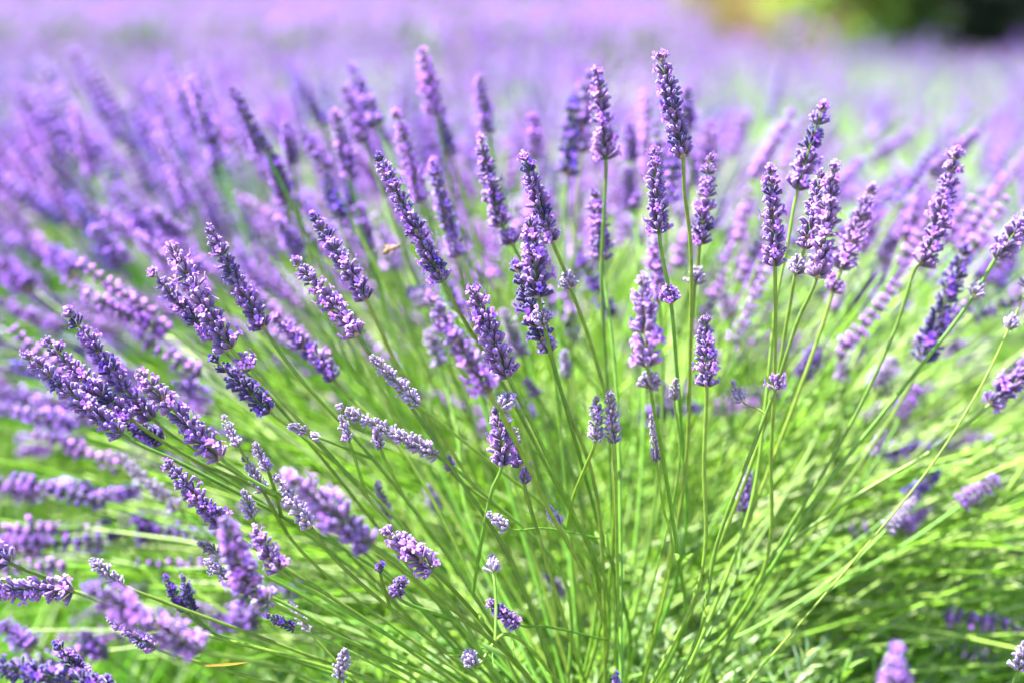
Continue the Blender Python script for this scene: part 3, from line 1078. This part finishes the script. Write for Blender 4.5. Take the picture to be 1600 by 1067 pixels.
H('dark spike behind left of the broad central one, clustered base', (806, 410), (848, 530), 42, .80, 'dark', [(857, 548, 1.0), (880, 620), (930, 760)])
H('slim violet spike above right of the broad central pair', (818, 238), (862, 375), 37, F0 + .02, 'violet', [(880, 418), (891, 448, .9), (930, 560), (960, 700)], mark='the slim spike above centre pair')
H('pink-lit spike above left of the broad central pair', (749, 213), (785, 354), 34, .86, 'pink', [(800, 380, 1.0), (850, 500)], mark='the pink-lit spike')
H('violet spike with pink top standing tall at upper centre', (932, 108), (947, 250), 37, .85, 'pink', [(946, 290), (940, 440), (950, 640)], mark='the pink-topped upper centre spike')
H('soft lilac spike behind left of the pink-topped upper centre one', (922, 112), (908, 236), 36, 1.0, 'violet')
H('soft spike, bright left and dark right, at upper centre', (898, 148), (886, 276), 34, .97, 'dark')
H('short violet spike in two clumps beneath the pink-topped spike', (929, 297), (941, 409), 36, .87, 'violet', [(950, 480), (965, 640)], mark='the two-clump spike')
H('topmost violet spike, leaning left at upper right of centre', (1031, 82), (1067, 248), 40, F0, 'violet', [(1069, 296), (1079, 384), (1078, 560), (1068, 760)], mark='the topmost spike')
H('straight upright violet spike below the topmost one', (1023, 231), (1030, 366), 37, F0, 'violet', [(1037, 411), (1048, 470, .9), (1056, 562), (1064, 664), (1068, 860)], leaves=(.85,), mark='the straight upright spike')
H('violet spike with paler separate base right of the straight one', (1112, 242), (1093, 385), 36, .835, 'violet', [(1090, 418), (1086, 442, 1.0), (1078, 560), (1070, 740)], mark='the pale-based spike')
H('compact sharp violet spike alone on a thin stem, lower right centre', (1101, 491), (1104, 603), 37, F0, 'violet', [(1100, 720), (1095, 900)], mark='the compact lone spike')
H('stout bright violet spike in soft focus with loose whorl below', (1004, 430), (1012, 570), 46, .73, 'pink', [(1016, 603, 1.0), (1034, 705), (1058, 860), (1068, 980)], leaves=(.62,), mark='the stout bright spike')
H('soft lilac spike just behind top of the stout bright one', (1021, 374), (1030, 470), 30, .90, 'pink')
H('left twin of two small pale spikes at centre', (932, 620), (930, 690), 26, .78, 'grey', [(918, 722), (895, 780)], root=(875, 830, .82), mark='the pale twin spikes')
H('right twin of two small pale spikes at centre', (953, 611), (959, 691), 28, .78, 'grey', [(962, 760), (965, 900)], mark='the right pale twin')
H('thin grey blue bud spike right of the pale twin spikes', (1018, 651), (1026, 722), 18, .78, 'grey', [(1036, 790), (1050, 860)], rad=.0007, mark='the thin grey blue spike')
H('tiny soft grey bud spike left of the compact lone spike', (1056, 594), (1054, 627), 18, .82, 'grey', [(1062, 720)], rad=.0007)
H('small grey violet bud head on a level side stem, lower centre', (765, 803), (797, 826), 26, .79, 'grey', [(850, 825)], root=(940, 832, .82), rad=.0006, mark='the level-stem bud head')
H('small pale bud head right of the level-stem bud head', (857, 791), (876, 822), 24, .79, 'grey', root=(900, 870, .80))
H('single pinkish bud cup on an upright bare stem, lower centre', (768, 868), (771, 894), 28, .78, 'grey', [(775, 940)], root=(778, 1000, .79), rad=.0008, mark='the pinkish bud cup')
H('violet buds at end of a level stalk near bottom centre', (764, 941), (812, 976), 28, .78, 'violet', [(850, 978)], root=(946, 985, .82), rad=.0006, mark='the level violet buds')
H('pale violet floret cluster at the bottom, left of level buds', (731, 1015), (742, 1042), 28, .77, 'grey', root=(790, 990, .79), leaves=(.3,))
H('pale floret and grey buds at bottom edge, left of centre', (541, 1014), (530, 1060), 28, .78, 'grey', root=(520, 1110, .80))
H('soft grey lilac spike low in the leaves at bottom centre', (850, 897), (884, 927), 22, .95, 'grey')
H('tiny violet tip poking up at the bottom edge', (963, 1056), (966, 1085), 18, .80, 'violet', root=(970, 1150, .84))
H('soft grey spike left of the dense broad centre spike', (668, 515), (688, 572), 32, .93, 'grey', [(715, 680), (730, 800)])
# right
H('dark banded violet spike on a straight vertical stem, right', (1204, 259), (1211, 416), 37, F0, 'violet', [(1211, 560), (1205, 700), (1190, 900)], mark='the dark banded right spike')
H('high violet spike leaning right above the dark banded one', (1288, 160), (1247, 294), 40, .83, 'violet', [(1229, 390), (1213, 470), (1195, 640), (1170, 800)], mark='the high right spike')
H('tall pinkish spike with a knob tip, front of right trio', (1304, 252), (1276, 434), 42, .76, 'pink', [(1247, 500), (1212, 606, .8), (1180, 690), (1120, 850), (1092, 990)], leaves=(.8,), mark='the knob-tipped spike')
H('violet spike tucked behind the left side of the knob-tipped one', (1284, 268), (1257, 390), 34, .80, 'violet', [(1244, 425, 1.0), (1231, 495), (1200, 650)])
H('lilac spike in two bunches right of the knob-tipped one', (1365, 290), (1315, 420), 40, .85, 'pink', [(1302, 455, .9), (1284, 512), (1230, 660)], mark='the two-bunch right spike')
H('small bud spike on a curved side branch below banded spike', (1144, 596), (1163, 630), 23, F0, 'grey', [(1182, 637)], root=(1203, 650, .79), rad=.0006, mark='the side branch bud')
H('soft violet stub on a thin stem below the side branch bud', (1168, 734), (1160, 800), 27, .87, 'violet', [(1150, 900)], mark='the soft violet stub')
H('large violet spike leaning right at the upper right', (1496, 234), (1442, 412), 42, .84, 'violet', [(1434, 414), (1398, 517), (1320, 680), (1200, 880)], mark='the large leaning right spike')
H('dark indigo spike below the large leaning right one', (1510, 384), (1440, 565), 42, .90, 'dark', [(1400, 640), (1290, 800)], mark='the dark indigo right spike')
H('violet spike running off the right edge on a dark stem', (1625, 318), (1556, 404), 38, .83, 'violet', [(1522, 462, .8), (1482, 517), (1400, 620), (1260, 800)], mark='the right edge spike')
H('loose whorl stem at the right edge under the edge spike', (1625, 400), (1604, 452), 34, .83, 'grey', [(1590, 486), (1577, 512, .8), (1540, 590), (1460, 720), (1330, 880)], rad=.0006)
H('violet spike pointing right at right edge, middle height', (1640, 545), (1546, 632), 38, .86, 'violet', [(1460, 701), (1330, 780), (1180, 900)], mark='the middle right edge spike')
H('grey violet spike tip at the right edge near the bottom', (1605, 1000), (1590, 1048), 30, .80, 'grey', root=(1540, 1140, .84))
H('blurred violet head at the bottom edge, right of centre', (1403, 1010), (1396, 1085), 46, (.60, .605), 'pink', root=(1380, 1190, .66), mark='the blurred bottom head')

SIDE = []
for a, k in todo:                       # stalks that rise from the bush itself
    if not k.get('root'):
        stalk(*a, **k)
for a, k in todo:                       # side branches: each joins the nearest point of a stem already standing
    if k.get('root'):
        k = dict(k)
        p = at(*k['root'])
        q = STEMS[0]
        allp = np.concatenate(STEMS)
        pr_ = np.array([proj(x)[:2] for x in allp])
        dist = np.hypot(pr_[:, 0] - k['root'][0], pr_[:, 1] - k['root'][1]) + 900 * np.abs(allp[:, 1] - p[1])
        ok = pr_[:, 1] > a[2][1] + 12
        dist[~ok] = 1e9
        i = int(np.argmin(dist))
        if dist[i] < 40:
            k['root'] = tuple(proj(allp[i]))
        else:
            w = list(k.get('way', a[6] if len(a) > 6 else ()))
            w.append((k['root'][0], k['root'][1]))
            k.pop('root')
            if len(a) > 6:
                a = a[:6]
            k['way'] = w
        stalk(*a, **k)

# ------------------------------------------------------------------ stalks behind, out of focus, one by one
soft = []
r_ = random.Random(31)
SP = [
    ((360, 134), (415, 240), .97, 'violet', 30), ((408, 210), (448, 305), .99, 'dark', 30), ((447, 190), (457, 262), 1.0, 'violet', 30),
    ((470, 198), (510, 270), .98, 'violet', 30), ((508, 270), (530, 345), .97, 'dark', 30), ((523, 172), (548, 285), .98, 'violet', 32),
    ((538, 138), (570, 225), 1.0, 'violet', 32), ((546, 100), (590, 200), 1.0, 'violet', 32), ((658, 70), (682, 185), .98, 'pink', 34),
    ((684, 175), (706, 245), 1.0, 'dark', 28), ((424, 248), (446, 320), 1.0, 'violet', 32), ((560, 318), (578, 392), 1.0, 'violet', 32),
    ((434, 340), (468, 402), 1.0, 'violet', 32), ((748, 118), (764, 212), .99, 'violet', 32), ((833, 176), (838, 250), 1.0, 'violet', 28),
    ((982, 190), (988, 255), 1.02, 'violet', 30), ((980, 262), (990, 330), 1.0, 'pink', 30), ((1071, 136), (1076, 205), 1.0, 'violet', 28),
    ((1108, 190), (1105, 262), 1.0, 'pink', 26), ((617, 172), (662, 322), .93, 'pink', 32), ((674, 246), (714, 408), .90, 'violet', 32),
    ((1443, 284), (1410, 378), 1.0, 'pink', 30), ((1400, 560), (1362, 607), .98, 'grey', 34), ((1313, 551), (1317, 598), .97, 'grey', 26),
    ((1434, 602), (1406, 655), .95, 'violet', 28), ((1382, 670), (1366, 707), .92, 'grey', 22), ((1432, 776), (1384, 828), .90, 'grey', 26),
    ((1454, 786), (1410, 828), .98, 'pink', 26), ((179, 706), (283, 798), .92, 'grey', 27), ((130, 752), (160, 794), 1.0, 'dark', 26),
    ((159, 811), (184, 845), 1.0, 'dark', 24), ((212, 800), (238, 845), .98, 'dark', 36), ((-20, 752), (62, 775), 1.0, 'violet', 40),
    ((-20, 843), (80, 858), 1.0, 'violet', 36), ((330, 972), (406, 966), .95, 'violet', 40), ((668, 755), (684, 804), .97, 'grey', 24),
    ((1280, 540), (1250, 590), .97, 'violet', 36), ((1470, 735), (1420, 780), .95, 'dark', 28), ((1560, 745), (1500, 790), .93, 'violet', 32),
    ((145, 353), (192, 414), 1.05, 'violet', 40), ((75, 390), (122, 428), 1.08, 'violet', 40), ((236, 325), (285, 380), 1.05, 'violet', 36),
    ((270, 380), (320, 430), 1.02, 'violet', 34), ((195, 330), (230, 370), 1.15, 'violet', 34), ((1130, 455), (1140, 500), 1.0, 'grey', 28),
    ((1040, 595), (1045, 640), 1.0, 'grey', 22), ((820, 590), (840, 620), .93, 'grey', 24), ((882, 545), (886, 590), .93, 'grey', 18),
    ((640, 455), (675, 470), .97, 'grey', 36), ((700, 470), (722, 500), 1.0, 'violet', 34), ((785, 480), (815, 560), .95, 'grey', 34),
    ((0, 975), (55, 1010), .92, 'violet', 40), ((125, 985), (150, 1010), .95, 'violet', 26), ((0, 410), (50, 450), 1.1, 'violet', 44),
]
for tip, base, d, sty, w in SP:
    rt = root_for(base[0], r_) + np.array([0, r_.uniform(0.03, 0.12), 0])
    o = soft_stalk(tip, base, d + r_.uniform(-0.02, 0.02), d, sty, rt, r_, w)
    soft.append((o, (tip[0] + base[0]) / 2, (tip[1] + base[1]) / 2, tip[0] - base[0], d))
NS = 120
tries = 0
while len(soft) < NS + len(SP) and tries < 20000:
    tries += 1
    az = r_.uniform(-0.3, math.pi + 0.3)
    lean = math.radians(74) * math.sqrt(r_.random())
    L = r_.uniform(0.32, 0.47)
    o = CROWN + np.array([r_.gauss(0, 0.07), 0.06 + r_.uniform(0.0, 0.75), -0.02])
    dv = np.array([math.cos(az) * math.sin(lean), math.sin(az) * math.sin(lean), math.cos(lean)])
    e = o + dv * L
    d1 = dv + np.array([0, 0, -0.12])
    d1 /= np.linalg.norm(d1)
    tp = e + d1 * r_.uniform(0.045, 0.07)
    bx, by, bd = proj(e)
    tx, ty, td = proj(tp)
    if bd < 1.02 or not (-10 < bx < 1610 and 60 < by < 900) or ty < 110:
        continue
    if any(math.hypot(bx - s[1], by - s[2]) < 22 for s in soft):
        continue
    ob = soft_stalk((tx, ty), (bx, by), td, bd, r_.choices(['violet', 'pink', 'dark', 'grey'], [5, 3, 1, 1])[0], o, r_, None, 0.4)
    soft.append((ob, (tx + bx) / 2, (ty + by) / 2, tx - bx, bd))

used = {}
LOOK = {}
for o, x, y, lx, d in soft:
    near = sorted(landmarks, key=lambda m: math.hypot(m[1] - x, m[2] - y))
    lean = 'left-leaning' if lx < -14 else 'right-leaning' if lx > 14 else 'upright'
    blur = 'soft' if d < 1.0 else 'blurred' if d < 1.12 else 'very blurred'
    best = None
    for m in near[:5]:
        dx, dy = x - m[1], y - m[2]
        rel = []
        if abs(dy) > 25:
            rel.append('above' if dy < 0 else 'below')
        if abs(dx) > 25:
            rel.append('left' if dx < 0 else 'right')
        rl = ' '.join(rel) + (' of' if rel and rel[-1] in ('left', 'right') else '') if rel else 'right behind'
        far = 'just ' if math.hypot(dx, dy) < 80 else 'well ' if math.hypot(dx, dy) > 170 else ''
        lb = f'{blur} {lean} lavender spike {far}{rl} {m[0]}'
        if best is None:
            best = lb
        if lb not in used:
            best = lb
            break
    used[best] = 1
    o['label'] = best
    o['group'] = 'out of focus lavender stalks behind'

for (x, yy), o in zip(bush_list, bush_objs):
    px, py, pd = proj((x, yy, 0.40))
    lead, grp = (('blurred lavender bush close behind', 'lavender bushes close behind') if yy < 2.0 else
                 ('soft purple lavender bush in the second band', 'lavender bushes of the second band') if yy < 3.5 else
                 ('lilac lavender bush of the mid field', 'lavender bushes of the mid field'))
    for m in sorted(landmarks, key=lambda m: math.hypot(m[1] - px, (m[2] - py) * 1.5)):
        dx = px - m[1]
        rel = 'left of' if dx < -40 else 'right of' if dx > 40 else 'straight behind'
        lb = f'{lead}, {rel} {m[0]}'
        if lb not in used and len(lb.split()) <= 16:
            break
    used[lb] = 1
    o['label'], o['group'] = lb, grp

#@@BEE
# ------------------------------------------------------------------ the bee
bo = bpy.data.objects.new('bee', None)
bo.empty_display_size = 0.01
C.objects.link(bo)
bp = at(612, 389, 0.87)
bo.location = bp
bo.scale = (0.95, 0.95, 0.95)
bo['label'], bo['category'] = 'honey bee hovering left of the long curved violet spike', 'bee'
Fb = frame(RGT * 0.90 + UPV * 0.36 + FWD * 0.1)
bo.rotation_mode = 'QUATERNION'
bo.rotation_quaternion = quat(np.stack([Fb[:, 2], np.cross(UPV, Fb[:, 2]) / np.linalg.norm(np.cross(UPV, Fb[:, 2])), np.cross(Fb[:, 2], np.cross(UPV, Fb[:, 2]) / np.linalg.norm(np.cross(UPV, Fb[:, 2])))], axis=1))
bb = MB()
pr = [(-.0072, .0002), (-.0066, .0009), (-.0055, .0016), (-.0043, .0020), (-.0030, .0021), (-.0018, .0017), (-.0010, .0008), (-.0004, .0012), (.0008, .0021), (.0020, .0021), (.0030, .0014), (.0034, .0007), (.0038, .0011), (.0046, .0016), (.0054, .0013), (.0059, .0003)]
ba = [(0.07, 0.04, 0.02), (0.24, 0.13, 0.04), (0.07, 0.045, 0.02), (0.26, 0.15, 0.05), (0.08, 0.05, 0.02), (0.28, 0.17, 0.06), (0.1, 0.07, 0.03), (0.2, 0.14, 0.06), (0.25, 0.18, 0.08), (0.25, 0.17, 0.08), (0.2, 0.13, 0.06), (0.2, 0.12, 0.05), (0.15, 0.1, 0.05), (0.12, 0.08, 0.05), (0.1, 0.07, 0.05), (0.06, 0.04, 0.03)]
n = 10
v = [(x, r * math.cos(k * 0.6283), r * 0.92 * math.sin(k * 0.6283) - (0.0006 if x < -0.003 else 0)) for x, r in pr for k in range(n)]
bb.add(v, grid_tris(len(pr), n), np.repeat(np.array(ba), n, axis=0))
bb.build('body', [M_BEE], bo)
for sgn in (-1, 1):
    for L, w, sw in ((0.0092, 0.0030, 0.35), (0.0064, 0.0021, 0.75)):
        wb = MB()
        P = []
        for u in np.linspace(0, 1, 7):
            ww = w * math.sin(math.pi * min(0.97, 0.06 + u * 0.85)) ** 0.7
            dx, dy = -math.sin(sw), math.cos(sw) * sgn
            c = np.array([0.001 + dx * L * u, sgn * 0.001 + dy * L * u, 0.0019 + 0.0018 * u])
            P += [c + np.array([ww * 0.4, 0, 0]), c - np.array([ww * 0.6, 0, 0])]
        f = []
        for i in range(6):
            b = 2 * i
            f += [(b, b + 1, b + 3), (b, b + 3, b + 2)]
        P = np.array(P)
        wb.add(np.vstack([P, P + [0, 0, 0.00006]]), f + [(c_ + 14, b_ + 14, a_ + 14) for a_, b_, c_ in f], (1, 1, 1))
        wb.build('wing', [mw], bo)
    for k in range(3):
        lb = MB()
        x = 0.0018 - k * 0.0012
        tube(lb, [(x, sgn * .001, -.0012), (x - .0006, sgn * .0026, -.002), (x - .0016, sgn * .0026, -.0036), (x - .0022 - k * .0006, sgn * .002, -.0046)], [.0003, .00028, .00022, .00012], (0.14, 0.08, 0.04), 5)
        lb.build('leg', [M_BEE], bo)
    ab = MB()
    tube(ab, [(.0055, sgn * .0005, .0006), (.0066, sgn * .0012, .0014), (.0076, sgn * .0016, .0010)], [.00016, .00013, .0001], (0.08, 0.05, 0.03), 4)
    ab.build('antenna', [M_BEE], bo)

# ------------------------------------------------------------------ a dry leaf caught between the stems
dl = MB()
linear_leaf(dl, 0.027, 0.0015, (0.24, 0.14, 0.06), 0.12, 8)
do = dl.build('dry_leaf', [M_LEAF])
p0, p1 = at(320, 1040, .77), at(398, 1041, .78)
Fd = frame(p1 - p0, 0.6)
do.rotation_mode = 'QUATERNION'
do.rotation_quaternion = quat(Fd)
do.location = p0
do['label'], do['category'] = 'narrow dry tan leaf lying across green stems at bottom left', 'leaf'
